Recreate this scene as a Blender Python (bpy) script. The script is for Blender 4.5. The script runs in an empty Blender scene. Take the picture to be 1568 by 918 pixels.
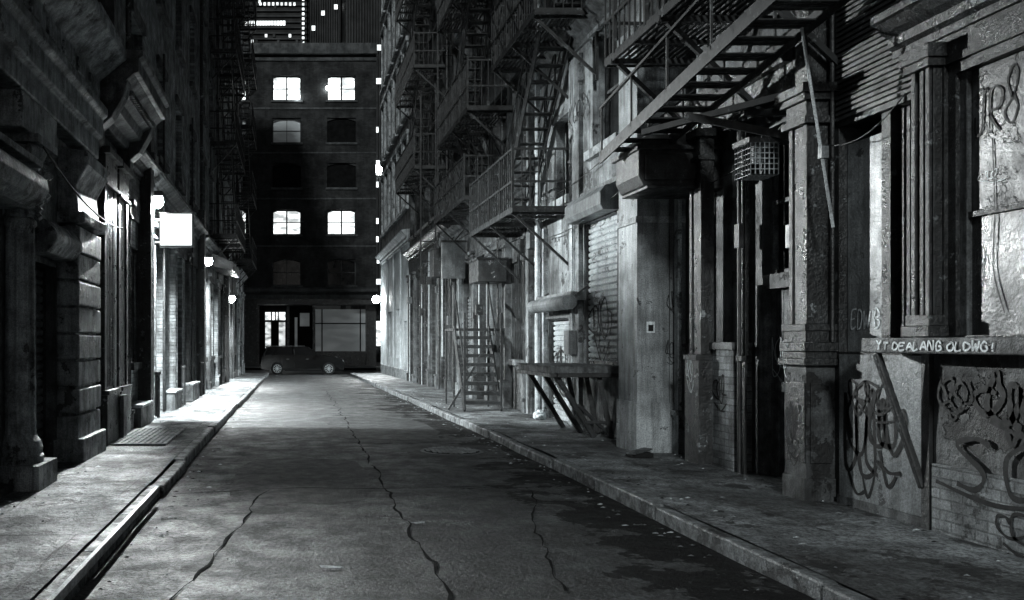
import bpy, math, random, bmesh
from mathutils import Vector
from mathutils import noise as mn
random.seed(11)
S=bpy.context.scene
S.view_settings.view_transform='Standard'
S.view_settings.look='None'
S.view_settings.exposure=0
def T(g): return (g*.92,g,g*1.035,1)
def gz(y): return -0.0085*max(0.0,min(y,45.0)-14.0)

# ------------------------------------------------------------ materials
def N(nt,t,**k):
    n=nt.nodes.new(t)
    for a,b in k.items(): setattr(n,a,b)
    return n
def mat(name,a,b,scale=2.0,rough=(.45,.85),bump=.35,bscale=22,streak=.45,peel=None,metal=0,pattern=None,pax='yz',
        speck=.35,psize=(.21,.075),spec=.5,peelscale=3.0,peelth=.56,crack=0,wet=False,grime=0,sscale=70,snarrow=.12):
    m=bpy.data.materials.new(name); m.use_nodes=True; nt=m.node_tree; nt.nodes.clear()
    L=nt.links.new
    out=N(nt,'ShaderNodeOutputMaterial'); bs=N(nt,'ShaderNodeBsdfPrincipled'); L(bs.outputs[0],out.inputs[0])
    bs.inputs['Metallic'].default_value=metal
    bs.inputs['Specular IOR Level'].default_value=spec
    tc=N(nt,'ShaderNodeTexCoord'); co=tc.outputs['Object']
    def noise(sc,det=4,ro=.62,vec=None,dist=0):
        n=N(nt,'ShaderNodeTexNoise'); n.inputs['Scale'].default_value=sc; n.inputs['Detail'].default_value=det
        n.inputs['Roughness'].default_value=ro; n.inputs['Distortion'].default_value=dist
        L(vec or co,n.inputs['Vector']); return n.outputs['Fac']
    def rng(v,a0,a1,b0,b1):
        r=N(nt,'ShaderNodeMapRange'); L(v,r.inputs[0])
        for i,x in enumerate((a0,a1,b0,b1)): r.inputs[i+1].default_value=x
        return r.outputs[0]
    def mix(f,c1,c2,bt='MIX'):
        x=N(nt,'ShaderNodeMix',data_type='RGBA',blend_type=bt)
        if isinstance(f,float): x.inputs[0].default_value=f
        else: L(f,x.inputs[0])
        for i,c in ((6,c1),(7,c2)):
            if isinstance(c,tuple): x.inputs[i].default_value=c
            else: L(c,x.inputs[i])
        return x.outputs[2]
    def math_(op,x,y):
        q=N(nt,'ShaderNodeMath',operation=op)
        for i,c in enumerate((x,y)):
            if isinstance(c,(int,float)): q.inputs[i].default_value=c
            else: L(c,q.inputs[i])
        return q.outputs[0]
    n1=noise(scale,5,.7)
    col=mix(rng(n1,.38,.62,0,1),T(a),T(b))
    rgh=rng(n1,.35,.65,rough[1],rough[0])
    h=None
    def addh(x):
        nonlocal h
        h=x if h is None else math_('ADD',h,x)
    if bump: addh(math_('MULTIPLY',noise(bscale,4,.72),.45))
    if peel is not None:
        pn=noise(peelscale,7,.72)
        pf=rng(pn,peelth,peelth+.02,0,1)
        col=mix(pf,col,T(peel))
        if bump: addh(math_('MULTIPLY',pf,-.3))
    if streak:
        mp=N(nt,'ShaderNodeMapping'); mp.inputs['Scale'].default_value=(7,7,.55); L(co,mp.inputs[0])
        s=noise(1.3,5,.75,mp.outputs[0]); sv=rng(s,.36,.6,1-streak,1.12)
        col=mix(1.0,col,sv,'MULTIPLY')
    if grime:
        sv=rng(noise(.75,4,.7),.42,.62,1-grime,1.15); col=mix(1.0,col,sv,'MULTIPLY')
    if speck:
        s=noise(sscale,3,.8); sv=rng(s,.5-snarrow,.5+snarrow,1-speck,1+speck)
        col=mix(1.0,col,sv,'MULTIPLY')
    if crack:
        v=N(nt,'ShaderNodeTexVoronoi',feature='DISTANCE_TO_EDGE'); v.inputs['Scale'].default_value=crack
        wv=N(nt,'ShaderNodeVectorMath',operation='ADD')
        nn=N(nt,'ShaderNodeTexNoise'); nn.inputs['Scale'].default_value=3; nn.inputs['Detail'].default_value=4; L(co,nn.inputs[0])
        sc=N(nt,'ShaderNodeVectorMath',operation='SCALE'); sc.inputs[3].default_value=.7; L(nn.outputs['Color'],sc.inputs[0])
        L(co,wv.inputs[0]); L(sc.outputs[0],wv.inputs[1]); L(wv.outputs[0],v.inputs['Vector'])
        cf=rng(v.outputs['Distance'],0.0,.016,1,0)
        cm=math_('MULTIPLY',cf,rng(noise(.6,2),.42,.55,0,1))
        col=mix(cm,col,T(a*.2))
    if wet:
        sx=N(nt,'ShaderNodeSeparateXYZ'); L(co,sx.inputs[0])
        k=math_('ADD',noise(1.0,6,.65),rng(sx.outputs[0],1.3,3.0,-.16,.15))
        wm=rng(k,.545,.56,0,1); col=mix(wm,col,T(.0025))
        rgh=math_('ADD',rgh,rng(wm,0,1,0,.08))
        sp=rng(wm,0,1,spec,.15); L(sp,bs.inputs['Specular IOR Level'])
    if pattern=='brick':
        sx=N(nt,'ShaderNodeSeparateXYZ'); L(co,sx.inputs[0]); cb=N(nt,'ShaderNodeCombineXYZ')
        idx={'x':0,'y':1,'z':2}
        L(sx.outputs[idx[pax[0]]],cb.inputs[0]); L(sx.outputs[idx[pax[1]]],cb.inputs[1])
        br=N(nt,'ShaderNodeTexBrick'); L(cb.outputs[0],br.inputs['Vector'])
        br.inputs['Scale'].default_value=1; br.inputs['Brick Width'].default_value=psize[0]; br.inputs['Row Height'].default_value=psize[1]
        br.inputs['Mortar Size'].default_value=psize[1]*.09 if psize[1]<.5 else .012
        br.inputs['Mortar Smooth'].default_value=.3
        br.inputs['Color1'].default_value=(.7,.7,.7,1); br.inputs['Color2'].default_value=(1.2,1.2,1.2,1); br.inputs['Mortar'].default_value=(.5,.5,.5,1)
        col=mix(1.0,col,br.outputs['Color'],'MULTIPLY')
        addh(math_('MULTIPLY',br.outputs['Fac'],-.8))
    L(col,bs.inputs['Base Color']); L(rgh,bs.inputs['Roughness'])
    if h is not None:
        bp=N(nt,'ShaderNodeBump'); bp.inputs['Strength'].default_value=bump; bp.inputs['Distance'].default_value=.035
        L(h,bp.inputs['Height']); L(bp.outputs[0],bs.inputs['Normal'])
    return m
def emis(name,st,g=1,var=0,scale=3):
    m=bpy.data.materials.new(name); m.use_nodes=True; nt=m.node_tree
    bs=nt.nodes['Principled BSDF']; bs.inputs['Base Color'].default_value=T(.5)
    bs.inputs['Emission Color'].default_value=(g*.95,g,g,1); bs.inputs['Emission Strength'].default_value=st
    if var:
        tc=N(nt,'ShaderNodeTexCoord'); n=N(nt,'ShaderNodeTexNoise'); n.inputs['Scale'].default_value=scale; n.inputs['Detail'].default_value=3
        mp=N(nt,'ShaderNodeMapping'); mp.inputs['Scale'].default_value=(1,1,2.5); nt.links.new(tc.outputs['Object'],mp.inputs[0])
        nt.links.new(mp.outputs[0],n.inputs['Vector'])
        r=N(nt,'ShaderNodeMapRange'); nt.links.new(n.outputs['Fac'],r.inputs[0])
        for i,x in enumerate((.38,.62,st*(1-var),st)): r.inputs[i+1].default_value=x
        nt.links.new(r.outputs[0],bs.inputs['Emission Strength'])
    return m
M={}
M['asphalt']=mat('asphalt',.018,.046,scale=2.6,rough=(.42,.75),bump=1,bscale=30,streak=0,speck=.97,sscale=30,snarrow=.07,peel=.085,peelscale=.8,peelth=.605,crack=.5,wet=True,grime=.5,spec=.45)
M['patch']=mat('asphalt_patch',.010,.024,scale=4,rough=(.5,.7),bump=1,bscale=35,streak=0,speck=.9,sscale=36,snarrow=.08,spec=.35)
M['tar']=mat('tar_seam',.003,.006,scale=6,rough=(.8,.95),bump=.3,streak=0,speck=.2,spec=.05)
M['walk']=mat('sidewalk_concrete',.08,.22,scale=2.2,rough=(.4,.8),bump=.9,bscale=26,streak=0,speck=.75,sscale=34,snarrow=.09,pattern='brick',pax='xy',psize=(1.55,1.5),peel=.03,peelscale=2.4,peelth=.56,crack=.8,grime=.65)
M['kerb']=mat('kerb_stone',.05,.2,scale=7,rough=(.3,.7),bump=1,streak=.2,peel=.03,peelscale=4,peelth=.54)
M['stone']=mat('stone',.15,.4,scale=4,rough=(.32,.7),bump=1,bscale=18,streak=.6,peel=.06,peelth=.58)
M['stone_d']=mat('dark_stone',.05,.16,scale=4,rough=(.32,.7),bump=1,bscale=18,streak=.6,grime=.5)
M['iron']=mat('black_iron',.012,.035,scale=6,rough=(.28,.6),bump=.5,bscale=35,streak=.3,peel=.13,peelscale=6,peelth=.62)
M['iron2']=mat('painted_cast_iron',.015,.055,scale=4,rough=(.22,.5),bump=.8,bscale=25,streak=.65,peel=.28,peelscale=7,peelth=.605,grime=.6)
M['rail']=mat('fire_escape_iron',.01,.03,scale=8,rough=(.35,.65),bump=0,streak=0,speck=0,peel=.09,peelscale=9,peelth=.6,spec=.35)
M['stucco']=mat('stucco',.16,.36,scale=2.2,rough=(.5,.85),bump=.8,bscale=20,streak=.7,peel=.05,peelscale=2.6,peelth=.575,grime=.7)
M['stucco_p']=mat('pier_stucco',.2,.36,scale=1.6,rough=(.5,.85),bump=.7,bscale=14,streak=.5,peel=.08,peelscale=3.2,peelth=.6,grime=.4)
M['stucco_d']=mat('dark_stucco',.045,.13,scale=2.2,rough=(.45,.8),bump=.8,bscale=20,streak=.65,peel=.015,peelscale=2,peelth=.56,grime=.55)
M['white']=mat('white_paint',.36,.55,scale=2,rough=(.5,.8),bump=.3,streak=.4)
M['brick_d']=mat('dark_brick',.035,.1,scale=3,rough=(.5,.9),bump=.9,bscale=30,streak=.5,pattern='brick',grime=.5)
M['brick']=mat('brick',.12,.28,scale=3,rough=(.45,.85),bump=.9,bscale=30,streak=.45,pattern='brick',peel=.35,peelscale=4,peelth=.61,grime=.4)
M['brick_p']=mat('painted_brick',.15,.27,scale=3,rough=(.4,.8),bump=.9,bscale=30,streak=.4,pattern='brick',peel=.05,peelscale=5,peelth=.58,grime=.3)
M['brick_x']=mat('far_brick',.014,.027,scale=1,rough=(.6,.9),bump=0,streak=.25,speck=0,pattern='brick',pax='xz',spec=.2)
M['far_trim']=mat('far_trim',.04,.065,scale=2,streak=.3,bump=0,speck=0,spec=.2)
M['ply']=mat('painted_board',.15,.26,scale=3,rough=(.3,.6),bump=.4,streak=.5,peel=.05,peelscale=2.5,peelth=.6)
M['ply_d']=mat('dark_board',.02,.06,scale=3,rough=(.16,.5),bump=.4,streak=.7,peel=.14,peelscale=3,peelth=.64)
M['ply_g']=mat('grubby_window_board',.03,.09,scale=3,rough=(.25,.5),bump=.35,streak=.7,peel=.02,peelscale=2.5,peelth=.54,grime=.5)
M['shut']=mat('roller_shutter',.26,.42,scale=3,rough=(.3,.55),bump=.2,streak=.4,peel=.05,peelscale=4,peelth=.56)
M['shut_d']=mat('dark_shutter',.07,.15,scale=3,rough=(.3,.6),bump=.2,streak=.4)
M['wood']=mat('old_wood',.04,.14,scale=5,rough=(.5,.8),bump=.6,streak=.75)
M['pipe']=mat('galvanised_pipe',.28,.5,scale=9,rough=(.25,.5),bump=.2,streak=.4)
M['glass']=mat('dark_glass',.006,.016,scale=3,rough=(.06,.22),bump=0,streak=.2,speck=0)
M['carglass']=mat('car_glass',.003,.004,scale=3,rough=(.08,.1),bump=0,streak=0,speck=0,spec=.3)
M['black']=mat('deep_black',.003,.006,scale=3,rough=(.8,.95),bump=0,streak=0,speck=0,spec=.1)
M['ink']=mat('black_spray',.004,.01,scale=20,rough=(.5,.7),bump=0,streak=0,speck=.2,spec=.25)
M['inkw']=mat('white_spray',.5,.7,scale=20,rough=(.4,.6),bump=0,streak=.3,speck=.3)
M['paper']=mat('litter_paper',.4,.6,scale=20,rough=(.5,.8),bump=.2,streak=0)
M['ground']=mat('ground_earth',.03,.05,scale=1,bump=0)
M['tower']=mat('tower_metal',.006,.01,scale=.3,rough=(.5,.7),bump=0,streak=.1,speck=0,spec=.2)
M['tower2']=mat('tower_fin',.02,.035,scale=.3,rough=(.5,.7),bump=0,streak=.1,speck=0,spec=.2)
M['carpaint']=mat('car_paint',.003,.004,scale=3,rough=(.07,.09),bump=0,streak=0,speck=0,spec=.22)
M['tyre']=mat('tyre',.006,.01,scale=9,streak=0,bump=0,spec=.1)
M['chrome']=mat('alloy',.3,.4,scale=9,rough=(.3,.4),metal=.3,bump=0,streak=0,speck=0)
M['trimc']=mat('car_trim',.04,.05,scale=9,rough=(.3,.4),bump=0,streak=0,speck=0)
M['lit']=emis('lit_window',2.4,1,.75,1.3)
M['dim']=emis('dim_window',.045,1,.6,1.1)
M['dimL']=emis('faint_window',.022,1,.6,1.5)
M['litdoor']=emis('lit_lobby',1.1,1,.75,1.7)
M['sign']=emis('sign_face',2.2)
M['bulb']=emis('bulb',120)
M['bulb2']=emis('small_bulb',50)
M['tw']=emis('tower_window',2.0,1,.6,.35)

# ------------------------------------------------------------ builders
COL=S.collection
def top(name,loc=(0,0,0)):
    e=bpy.data.objects.new(name,None); e.empty_display_size=.3; COL.objects.link(e); return e
FR=lambda u,z,d:Vector((4.7-d,u,z))
FL=lambda u,z,d:Vector((-2.7+d,u,z))
FB=lambda u,z,d:Vector((u,57.2-d,z))
FW=lambda u,z,d:Vector((u,d,z))
class Part:
    def __init__(s,name,parent=None,frame=FW,bevel=0,smooth=False):
        s.n=name;s.p=parent;s.F=frame;s.v=[];s.f=[];s.mi=[];s.m=[];s.b=bevel;s.sm=smooth
    def mid(s,m):
        if m not in s.m: s.m.append(m)
        return s.m.index(m)
    def add(s,vs,fs,m):
        o=len(s.v); s.v+= [tuple(v) for v in vs]; k=s.mid(m)
        for f in fs: s.f.append(tuple(i+o for i in f)); s.mi.append(k)
    def quad(s,pts,m): s.add([s.F(*p) for p in pts],[tuple(range(len(pts)))],m)
    def box(s,u0,u1,z0,z1,d0,d1,m,j=.0014):
        r=lambda x:x+random.uniform(-j,j)
        u0,u1,z0,z1,d0,d1=map(r,(u0,u1,z0,z1,d0,d1))
        vs=[s.F(u,z,d) for d in (d0,d1) for z in (z0,z1) for u in (u0,u1)]
        s.add(vs,[(0,1,3,2),(4,6,7,5),(0,4,5,1),(2,3,7,6),(0,2,6,4),(1,5,7,3)],m)
    def beam(s,p,q,w,h,m,raw=False):
        a=Vector(p) if raw else s.F(*p); b=Vector(q) if raw else s.F(*q); t=(b-a)
        if t.length<1e-6:return
        t.normalize(); up=Vector((0,0,1)) if abs(t.z)<.95 else Vector((0,1,0))
        x=t.cross(up).normalized(); y=x.cross(t).normalized()
        vs=[c+x*i*w/2+y*k*h/2 for c in (a,b) for i,k in ((-1,-1),(1,-1),(1,1),(-1,1))]
        s.add(vs,[(3,2,1,0),(4,5,6,7),(0,1,5,4),(1,2,6,5),(2,3,7,6),(3,0,4,7)],m)
    def tube(s,p,q,r,m,n=8,raw=False,r2=None):
        a=Vector(p) if raw else s.F(*p); b=Vector(q) if raw else s.F(*q); t=(b-a).normalized()
        up=Vector((0,0,1)) if abs(t.z)<.95 else Vector((0,1,0))
        x=t.cross(up).normalized(); y=x.cross(t); r2=r if r2 is None else r2
        vs=[a+(x*math.cos(k*2*math.pi/n)+y*math.sin(k*2*math.pi/n))*r for k in range(n)]+[b+(x*math.cos(k*2*math.pi/n)+y*math.sin(k*2*math.pi/n))*r2 for k in range(n)]
        fs=[(k,(k+1)%n,n+(k+1)%n,n+k) for k in range(n)]+[tuple(range(n))[::-1],tuple(range(n,2*n))]
        s.add(vs,fs,m)
    def cable(s,p,q,sag,r,m,n=10):
        a=Vector(p);b=Vector(q);last=None
        for i in range(n+1):
            t=i/n;c=a.lerp(b,t);c=(c[0],c[1]-sag*4*t*(1-t),c[2])
            if last: s.tube(last,c,r,m,5)
            last=c
    def lathe(s,u,d,pr,m,n=24,flute=0,fl=None):
        c=s.F(u,0,d); vs=[];fs=[]
        for r,z in pr:
            for k in range(n):
                rr=r
                if flute and fl and fl[0]<=z<=fl[1] and k%4 in(1,2): rr=r-flute
                a=k*2*math.pi/n; vs.append(Vector((c.x+rr*math.cos(a),c.y+rr*math.sin(a),z)))
        for i in range(len(pr)-1):
            for k in range(n): fs.append((i*n+k,i*n+(k+1)%n,(i+1)*n+(k+1)%n,(i+1)*n+k))
        fs.append(tuple(range((len(pr)-1)*n,len(pr)*n)))
        s.add(vs,fs,m)
    def prof(s,pr,u0,u1,m):
        n=len(pr); vs=[s.F(u0,z,d) for d,z in pr]+[s.F(u1,z,d) for d,z in pr]
        s.add(vs,[(i,(i+1)%n,n+(i+1)%n,n+i) for i in range(n)]+[tuple(range(n))[::-1],tuple(range(n,2*n))],m)
    def done(s):
        if not s.v: return
        me=bpy.data.meshes.new(s.n); me.from_pydata(s.v,[],s.f)
        for m in s.m: me.materials.append(M[m])
        me.polygons.foreach_set('material_index',s.mi)
        if s.sm: me.polygons.foreach_set('use_smooth',[True]*len(s.f))
        me.update(); o=bpy.data.objects.new(s.n,me); COL.objects.link(o)
        if s.p: o.parent=s.p
        if s.b:
            b=o.modifiers.new('bevel','BEVEL'); b.width=s.b; b.segments=2; b.limit_method='ANGLE'; b.angle_limit=.6
        return o

def facade(P,u0,u1,z0,z1,ops,m,d=0):
    us=sorted({u0,u1,*[o[0] for o in ops],*[o[1] for o in ops]}); zs=sorted({z0,z1,*[o[2] for o in ops],*[o[3] for o in ops]})
    us=[u for u in us if u0<=u<=u1]; zs=[z for z in zs if z0<=z<=z1]
    for a,b in zip(us,us[1:]):
        for c,e in zip(zs,zs[1:]):
            cu,cz=(a+b)/2,(c+e)/2
            if any(o[0]<cu<o[1] and o[2]<cz<o[3] for o in ops): continue
            P.quad([(a,c,d),(b,c,d),(b,e,d),(a,e,d)],m)
    for a,b,c,e,dp,*_ in ops:
        q=d-dp
        for r in ([(a,c,d),(a,e,d),(a,e,q),(a,c,q)],[(b,c,d),(b,e,d),(b,e,q),(b,c,q)],[(a,c,d),(b,c,d),(b,c,q),(a,c,q)],[(a,e,d),(b,e,d),(b,e,q),(a,e,q)]): P.quad(r,m)
def window(P,a,b,c,e,d,glass='glass',fr='wood',rows=2,cols=2,w=.05):
    P.quad([(a,c,d),(b,c,d),(b,e,d),(a,e,d)],glass)
    P.box(a,a+w,c,e,d+.004,d+.06,fr);P.box(b-w,b,c,e,d+.004,d+.06,fr);P.box(a+w,b-w,c,c+w,d+.004,d+.055,fr);P.box(a+w,b-w,e-w,e,d+.004,d+.055,fr)
    for i in range(1,rows):
        z=c+(e-c)*i/rows; P.box(a+w,b-w,z-w*.4,z+w*.4,d+.004,d+.045,fr)
    for i in range(1,cols):
        u=a+(b-a)*i/cols; P.box(u-w*.3,u+w*.3,c+w,e-w,d+.004,d+.038,fr)
def shutter(P,a,b,c,e,d,m,s=.095):
    n=int((e-c)/s)
    for i in range(n):
        z=c+i*s
        for (z0,d0),(z1,d1) in (((0,0),(.2,.03)),((.2,.03),(.7,.035)),((.7,.035),(1,.0))):
            P.quad([(a,z+z0*s,d+d0),(b,z+z0*s,d+d0),(b,z+z1*s,d+d1),(a,z+z1*s,d+d1)],m)
    P.box(a-.04,a+.02,c,e,d-.01,d+.06,'iron2');P.box(b-.02,b+.04,c,e,d-.01,d+.06,'iron2');P.box(a,b,c-.01,c+.06,d,d+.05,'iron2')
    P.quad([(a,c+n*s-.01,d),(b,c+n*s-.01,d),(b,e,d),(a,e,d)],m)
def pil(P,u0,u1,z0,z1,d,m,base=.5,cap=.3):
    w=u1-u0; e=.2*w
    P.box(u0-.03,u1+.03,z0,z0+base,-.03,d+.04,m); P.box(u0-.015,u1+.015,z0+base,z0+base+.06,-.03,d+.065,m)
    P.box(u0,u1,z0+base+.06,z1-cap,-.03,d-.02,m); P.box(u0,u0+e,z0+base+.06,z1-cap,d-.021,d,m);P.box(u1-e,u1,z0+base+.06,z1-cap,d-.021,d,m)
    P.box(u0-.02,u1+.02,z1-cap,z1-cap+.05,-.03,d+.04,m);P.box(u0,u1,z1-cap+.05,z1-.09,-.03,d+.01,m);P.box(u0-.05,u1+.05,z1-.09,z1,-.03,d+.08,m)
CORN=[(-.05,0),(.06,0),(.06,.08),(.12,.12),(.12,.22),(.2,.27),(.3,.36),(.34,.38),(.34,.46),(-.05,.5)]
def cornice(P,u0,u1,z,m,s=1,sd=1): P.prof([(d*sd if d>0 else d,z+h*s) for d,h in CORN],u0,u1,m)
def balcony(P,u0,u1,d1,z,rail=1.0,br=True,m='rail',xb=False):
    d=.08
    while d<d1-.03: P.box(u0,u1,z-.006,z+.006,d,d+.035,m,.0005); d+=.072
    u=u0
    while u<=u1+.01: P.box(u-.02,u+.02,z-.05,z-.008,.0,d1,m); u+=(u1-u0)/max(2,round((u1-u0)/.8))
    P.box(u0-.01,u1+.01,z-.07,z+.03,d1-.012,d1+.005,m); P.box(u0-.015,u0+.003,z-.07,z+.03,0,d1,m);P.box(u1-.003,u1+.015,z-.07,z+.03,0,d1,m)
    if rail:
        for h in (.45,rail): P.box(u0,u1,z+h-.018,z+h+.018,d1-.02,d1+.015,m);P.box(u0-.015,u0+.015,z+h-.018,z+h+.018,0,d1,m);P.box(u1-.015,u1+.015,z+h-.018,z+h+.018,0,d1,m)
        n=int((u1-u0)/.14)
        for i in range(n+1):
            u=u0+(u1-u0)*i/n; w=.008 if i%6 else .02
            P.box(u-w,u+w,z,z+rail+(.0 if i%6 else .05),d1-w,d1+w,m,.0005)
        for i in range(1,int(d1/.14)):
            for u in (u0,u1): P.box(u-.008,u+.008,z,z+rail,i*.14-.008,i*.14+.008,m,.0005)
        if xb:
            k=max(1,round((u1-u0)/.9)); w=(u1-u0)/k
            for i in range(k):
                P.beam((u0+i*w,z+.05,d1),(u0+(i+1)*w,z+rail,d1),.02,.02,m);P.beam((u0+i*w,z+rail,d1),(u0+(i+1)*w,z+.05,d1),.02,.02,m)
    if br:
        for u in (u0+.1,(u0+u1)/2,u1-.1):
            P.beam((u,z-.07,d1-.03),(u,z-.95,.02),.04,.04,m); P.beam((u,z-.07,d1),(u,z-.07,0),.045,.045,m);P.box(u-.03,u+.03,z-1.05,z,-.01,.03,m)
def stair(P,ua,za,ub,zb,d0,d1,m='rail',rail=.85,rise=.21,sw=.19):
    for d in (d0,d1): P.beam((ua,za,d),(ub,zb,d),.02,sw,m)
    n=max(3,int(max(abs(zb-za)/rise,abs(ub-ua)/.28)))
    for i in range(1,n):
        t=i/n;u=ua+(ub-ua)*t;z=za+(zb-za)*t
        for k in range(3): P.box(u-.1+k*.07,u-.05+k*.07,z-.008,z+.008,d0,d1,m)
    if rail:
        for d in (d0,d1):
            P.beam((ua,za+rail,d),(ub,zb+rail,d),.03,.03,m);P.beam((ua,za+rail*.5,d),(ub,zb+rail*.5,d),.015,.02,m)
            for i in range(0,n+1,3):
                t=i/n;u=ua+(ub-ua)*t;z=za+(zb-za)*t; P.box(u-.012,u+.012,z,z+rail,d-.012,d+.012,m)
def ladder(P,u,z0,z1,d0,d1,m='rail',step=.3):
    for d in (d0,d1): P.box(u-.012,u+.012,z0,z1,d-.02,d+.02,m)
    z=z0+.15
    while z<z1: P.tube((u,z,d0),(u,z,d1),.011,m,6); z+=step

LET={'A':[[(0,0),(.5,1),(1,0)],[(.2,.4),(.8,.4)]],'B':[[(0,0),(0,1),(.8,.85),(.7,.55),(0,.5),(.9,.35),(.8,.05),(0,0)]],'D':[[(0,0),(0,1),(.7,.85),(.9,.4),(.6,.05),(0,0)]],
'E':[[(.9,1),(0,.95),(0,0),(.9,.05)],[(0,.5),(.7,.5)]],'G':[[(.9,.8),(.4,1),(0,.5),(.3,0),(.9,.1),(.9,.45),(.5,.45)]],'I':[[(.4,1),(.5,0)]],'L':[[(0,1),(0,0),(.8,.05)]],
'N':[[(0,0),(0,1),(.8,0),(.85,1)]],'O':[[(.5,1),(0,.6),(.1,.1),(.6,0),(.95,.5),(.6,1),(.4,1)]],'R':[[(0,0),(0,1),(.8,.85),(.7,.5),(0,.45),(.9,0)]],'S':[[(.9,.85),(.4,1),(0,.75),(.8,.35),(.6,0),(0,.1)]],
'T':[[(0,1),(1,.95)],[(.5,1),(.45,0)]],'W':[[(0,1),(.2,0),(.5,.7),(.75,0),(1,1)]],'Y':[[(0,1),(.5,.5),(.45,0)],[(1,1),(.5,.5)]],'J':[[(.2,1),(.9,1),(.6,.9),(.6,.1),(.1,.1),(0,.4)]],
'8':[[(.5,.5),(.05,.8),(.5,1),(.9,.8),(.5,.5),(0,.2),(.5,0),(1,.2),(.5,.5)]],'!':[[(.4,1),(.4,.3)],[(.4,.1),(.42,0)]],'K':[[(0,1),(0,0)],[(.8,1),(0,.45),(.9,0)]]}
def cat(pts,n=7):
    if len(pts)<3: return pts
    p=[pts[0]]+pts+[pts[-1]]; o=[]
    for i in range(1,len(p)-2):
        for k in range(n):
            t=k/n; r=[]
            for c in (0,1):
                a,b,c2,d=p[i-1][c],p[i][c],p[i+1][c],p[i+2][c]
                r.append(.5*((2*b)+(-a+c2)*t+(2*a-5*b+4*c2-d)*t*t+(-a+3*b-3*c2+d)*t**3))
            o.append(tuple(r))
    o.append(pts[-1]); return o
LAY=[0]
def stroke(P,pts,w,d,m,smooth=True):
    q=cat(pts) if smooth else pts
    LAY[0]+=1; d=d+(LAY[0]%9)*.0004
    n=len(q); L=[];R=[]
    for i,(x,y) in enumerate(q):
        a=q[max(0,i-1)];b=q[min(n-1,i+1)];tx,ty=b[0]-a[0],b[1]-a[1];l=math.hypot(tx,ty) or 1
        ww=w*(.75+.5*abs(math.sin(i*.37+LAY[0])))/2
        L.append((x-ty/l*ww,y+tx/l*ww));R.append((x+ty/l*ww,y-tx/l*ww))
    for i in range(n-1):
        P.quad([(L[i][0],L[i][1],d),(L[i+1][0],L[i+1][1],d),(R[i+1][0],R[i+1][1],d),(R[i][0],R[i][1],d)],m)
def text(P,t,u,z,h,w,d,m,lw=.02,sgn=-1,slant=.15,adv=1.25):
    rr=random.Random(len(t)*7)
    for ch in t:
        hh=h*rr.uniform(.85,1.2)
        for st in LET.get(ch,[]):
            stroke(P,[(u+sgn*(x*w+slant*y*w+rr.uniform(-.08,.08)*w),z+y*hh+rr.uniform(-.07,.07)*h) for x,y in st],lw,d,m)
        u+=sgn*w*adv*(.6 if ch in 'I! ' else 1)
def tag(P,u,z,w,h,d,m,seed,lw=.02,loops=5,sgn=-1):
    r=random.Random(seed)
    pts=[];k=loops*5
    for i in range(k):
        t=i/k; a=i*2*math.pi/5*(1 if seed%2 else 1.15)+r.uniform(-.5,.5)
        pts.append((u+sgn*(t*w*.8+.17*w*math.cos(a)*r.uniform(.5,1.5)),z+h*(.5+.5*math.sin(a)*r.uniform(.35,1))+r.uniform(-.07,.07)*h))
    stroke(P,pts,lw,d,m)
    for _ in range(2):
        a=(u+sgn*r.uniform(0,w*.4),z+r.uniform(0,.3)*h); b=(u+sgn*r.uniform(.5,1.05)*w,z+r.uniform(-.15,.2)*h)
        stroke(P,[a,((a[0]+b[0])/2,z-.1*h+r.uniform(-.1,.1)*h),b],lw*.8,d,m)

# ------------------------------------------------------------ ground / road / sidewalks
def sheet(name,x0,x1,y0,y1,dx,dy,zf,m,parent=None):
    nx=max(1,int((x1-x0)/dx));ny=max(1,int((y1-y0)/dy))
    vs=[(x0+(x1-x0)*i/nx,y0+(y1-y0)*j/ny,0) for j in range(ny+1) for i in range(nx+1)]
    vs=[(x,y,zf(x,y)) for x,y,_ in vs]
    fs=[(j*(nx+1)+i,j*(nx+1)+i+1,(j+1)*(nx+1)+i+1,(j+1)*(nx+1)+i) for j in range(ny) for i in range(nx)]
    me=bpy.data.meshes.new(name);me.from_pydata(vs,[],fs);me.materials.append(M[m]);me.polygons.foreach_set('use_smooth',[True]*len(fs))
    o=bpy.data.objects.new(name,me);COL.objects.link(o);return o
def nz(x,y,s=1): return mn.noise(Vector((x*s,y*s,3.3)))
sheet('ground',-400,400,-60,700,100,100,lambda x,y:-.75,'ground')
def roadz(x,y): return gz(y)+.022*nz(x,y,.6)+.004*nz(x,y,2)+.03*(1-((x-.9)/2.2)**2)*.6
sheet('alley_road',-1.3,3.05,-6,45.6,.1,.12,roadz,'asphalt')
sheet('cross_street_road',-70,70,45.55,54.2,5,1,lambda x,y:-.262,'asphalt')
sheet('far_sidewalk',-70,70,54.0,58,5,1,lambda x,y:-.13,'walk')
sheet('sidewalk',-2.95,-1.40,-6,45.3,.12,.15,lambda x,y:gz(y)+.128+.016*nz(x,y,.9),'walk')
sheet('sidewalk',3.13,5.4,-6,45.3,.12,.15,lambda x,y:gz(y)+.128+.018*nz(x+9,y,.9),'walk')
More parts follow.
